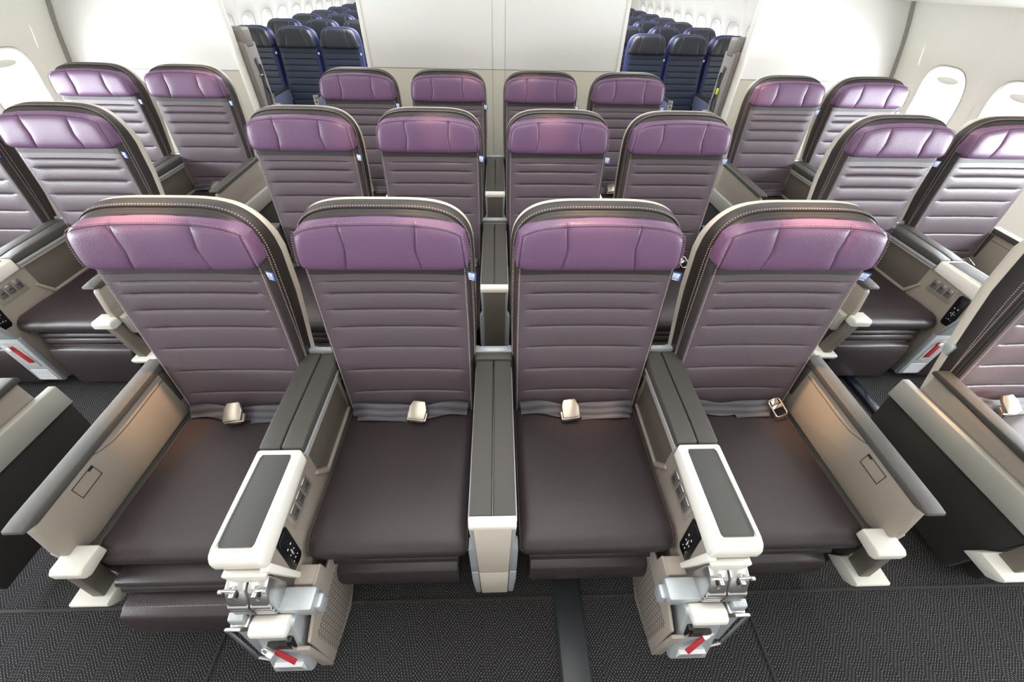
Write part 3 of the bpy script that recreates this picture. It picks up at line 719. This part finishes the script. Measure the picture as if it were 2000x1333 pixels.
# ------------------------------------------------------------------ outer armrests
def make_outer(label, loc, s=1, lowered=False, group='outer armrests'):
    """local x: 0 = inner edge of the cap, grows towards the aisle; s mirrors"""
    t = thing('outer_armrest', label, 'armrest', loc, group)
    dz = -.085 if lowered else 0
    def B(m, name, mats): return (m.mirror() if s < 0 else m).build(name, mats, t)
    m = MB()   # padded cap
    m.prism([(.02, .644+dz), (.03, .634+dz), (.03, .620+dz), (-.490, .608+dz), (-.524, .618+dz), (-.520, .629+dz), (-.49, .632+dz)], 'x', 0, .049, .004, seg=3); B(m, 'armrest_pad', 'pad')
    m = MB()   # panel below the cap
    m.prism([(.02, .618+dz), (-.495, .600+dz), (-.505, .590+dz), (-.520, .50), (-.515, .455), (-.46, .43), (.02, .420)], 'x', .010, .036, .004)
    m.box(.0065, .0105, -.02, .015, .48, .612+dz, .001, 1)
    B(m, 'side_panel', ['taupe', 'pad'])
    m = MB()
    yy = [(-.400, .588+dz), (-.330, .590+dz), (-.330, .548+dz), (-.400, .546+dz)]
    if not lowered:
        m.tube([(.0095, a, b_) for a, b_ in yy], .0014, 6, closed=True); m.box(.0075, .0105, -.345, -.33, .583, .589, .001)
        m.tube([(.0098, a, b_) for a, b_ in [(.0, .588), (-.19, .582), (-.25, .585), (-.29, .597), (-.31, .607)]], .0009, 6); B(m, 'panel_latch', 'dark')
    # housing along the seat side
    m = MB(); m.prism([(.075, .455), (-.512, .470), (-.512, .375), (.075, .365)], 'x', .0375, .066, .005); B(m, 'housing', 'band')
    m = MB(); m.prism([(.075, .364), (-.50, .374), (-.47, .06), (.05, .06)], 'x', .020, .050, .004); B(m, 'kick_panel', 'kick')
    m = MB(); m.prism([(-.490, .470), (-.550, .472), (-.562, .464), (-.562, .440), (-.550, .431), (-.49, .434)], 'x', -.046, .034, .005, seg=3); B(m, 'front_bracket', 'bracket')
    m = MB(); m.prism([(-.006, .436), (.026, .436), (.066, .262), (.030, .262)], 'y', -.554, -.50, .004); B(m, 'front_post', 'pocket')
    m = MB(); m.prism([(-.495, .268), (-.575, .268), (-.578, .258), (-.570, .242), (-.550, .222), (-.47, .218)], 'x', .008, .114, .004); B(m, 'lower_bracket', 'bracket')
    return t
XO = 1.076
for k, r in ((0, 'front row'), (1, 'second row'), (2, 'last row')):
    for s, sd in ((-1, 'left'), (1, 'right')):
        make_outer('outer armrest at the %s end of the centre four, %s' % (sd, r), (s*XO, k*PITCH, 0), s)
        make_outer(('lowered ' if k == 0 else '')+'aisle-side armrest of the %s window pair, %s' % (sd, r), (s*1.660, k*PITCH, 0), -s, lowered=(k == 0))
        if k: make_outer('wall-side armrest of the %s window seat, %s' % (sd, r), (s*2.660, k*PITCH, 0), s)

# ------------------------------------------------------------------ economy cabin behind the bulkhead
def make_econ():
    t = thing('economy_seat', 'x', 'seat', (0, 0, 0), 'dark blue seats in the rear cabin')
    seams = (.93, .875, .82, .765, .705, .64, .57, .50)
    f, s_, sh = make_back(w=.190, wb=.19, zt=1.13, seams=seams, edge=.02, depth=.004)
    f.build('backrest', ['enavy', 'enavy', 'thread'], t, angle=70)
    s_.build('side_bolster', ['eblue', 'eblue'], t, angle=60); sh.build('seat_shell', 'enavy', t, angle=50)
    h = make_headrest(W=.200, zb=.965, zt=1.14, T=.045, sx=(.085, .07), band=False, drop=.10); h.build('headrest', 'eblack', t, angle=70)
    c = make_cushion(W=.205, y_front=-.47); c.build('seat_cushion', ['enavy', 'enavy'], t)
    b = MB(); b.box(-.17, .17, -.38, .06, .25, .345, .01); b.box(-.15, -.11, -.36, .05, .002, .26, .006); b.box(.11, .15, -.36, .05, .002, .26, .006); b.build('seat_base', 'dark', t)
    g = MB(); g.box(.196, .212, yf(.93)-.004, yf(.93)-.002, .915, .935, .0005); g.build('fabric_tag', 'tagwhite', t)
    return t
EY = [4.42-.13, 5.26-.13, 6.04-.13, 6.76-.13, 7.52-.13, 8.31-.13, 9.1-.13]; EX = (2.53, 2.085, 1.64)
econ = None
ename = ('window', 'middle', 'aisle'); erow = ('first', 'second', 'third', 'fourth', 'fifth', 'sixth', 'seventh')
for s, sd in ((-1, 'left'), (1, 'right')):
    for k, y in enumerate(EY):
        for j, x in enumerate(EX):
            if (j == 2 and k > 1) or (j == 1 and k > 3): continue
            lab = 'dark %s seat in the %s rear cabin, %s row behind the bulkhead opening' % (ename[j], sd, erow[k])
            if econ is None: econ = make_econ(); econ.location = (s*x, y, 0); econ['label'] = lab
            else: dup(econ, (s*x, y, 0), lab)
proto = None
for s, sd in ((-1, 'left'), (1, 'right')):
    for j, x in enumerate((2.3075, 1.8625, 1.41)):
        lab = 'blue grey armrest with silver front edge %s, %s rear cabin' % (('beside the window seat', 'between middle and aisle seats', 'beside the aisle seat')[j], sd)
        if proto is None:
            t = thing('seat_divider', lab, 'armrest', (s*x, EY[0], 0), 'armrests in the rear cabin')
            m = MB(); m.prism([(-.02, .62), (-.40, .60), (-.42, .30), (-.02, .30)], 'x', -.020, .020, .006); m.build('side_panel', 'egrey', t)
            m = MB(); m.box(-.022, .022, -.41, -.02, .605, .625, .005); m.build('armrest_pad', 'dark', t)
            m = MB(); m.box(-.023, .023, -.436, -.40, .59, .630, .005); m.prism([(-.402, .60), (-.436, .60), (-.450, .30), (-.42, .30)], 'x', -.023, .023, .003); m.box(-.008, .008, -.4395, -.435, .565, .578, .001, 1); m.build('front_edge', ['silver', 'dark'], t)
            proto = t
        else: dup(proto, (s*x, EY[0], 0), lab)
# folded attendant seats on the rear face of the side bulkheads
for s, sd in ((-1, 'left'), (1, 'right')):
    t = thing('attendant_seat', 'folded grey attendant seat with harness behind the %s bulkhead' % sd, 'attendant seat', (s*1.80, 2.59, 0), 'attendant seats')
    def B(m, n_, k_): return (m.mirror() if s < 0 else m).build(n_, k_, t)
    m = MB(); m.box(-.03, .42, .0, .03, .06, 1.20, .006); m.box(-.045, -.03, -.005, .16, .3, 1.19, .004); B(m, 'back_frame', 'jump')
    m = MB(); m.box(-.050, .42, .02, .14, 1.16, 1.28, .02, seg=3); B(m, 'head_cushion', 'jump')
    m = MB(); m.box(-.02, .42, .03, .065, .62, 1.13, .008); B(m, 'back_cushion', 'pad')
    m = MB(); m.box(-.060, .42, .04, .23, .25, .78, .01); B(m, 'folded_seat', 'jump')
    m = MB(); pts = [(-.05, .075+.018*math.sin(i*.45), 1.10-.030*i) for i in range(11)]; ribbon(m, pts, .03); m.tube([(-.054, .10+.01*math.sin(i), 1.06-.026*i) for i in range(11)], .008, 6); B(m, 'harness', 'webbing')
    m = MB(); m.box(-.058, -.046, .06, .10, .92 if s > 0 else .99, .96 if s > 0 else 1.0, .002, 0 if s > 0 else 1); B(m, 'harness_label', ['yellow', 'silver'])
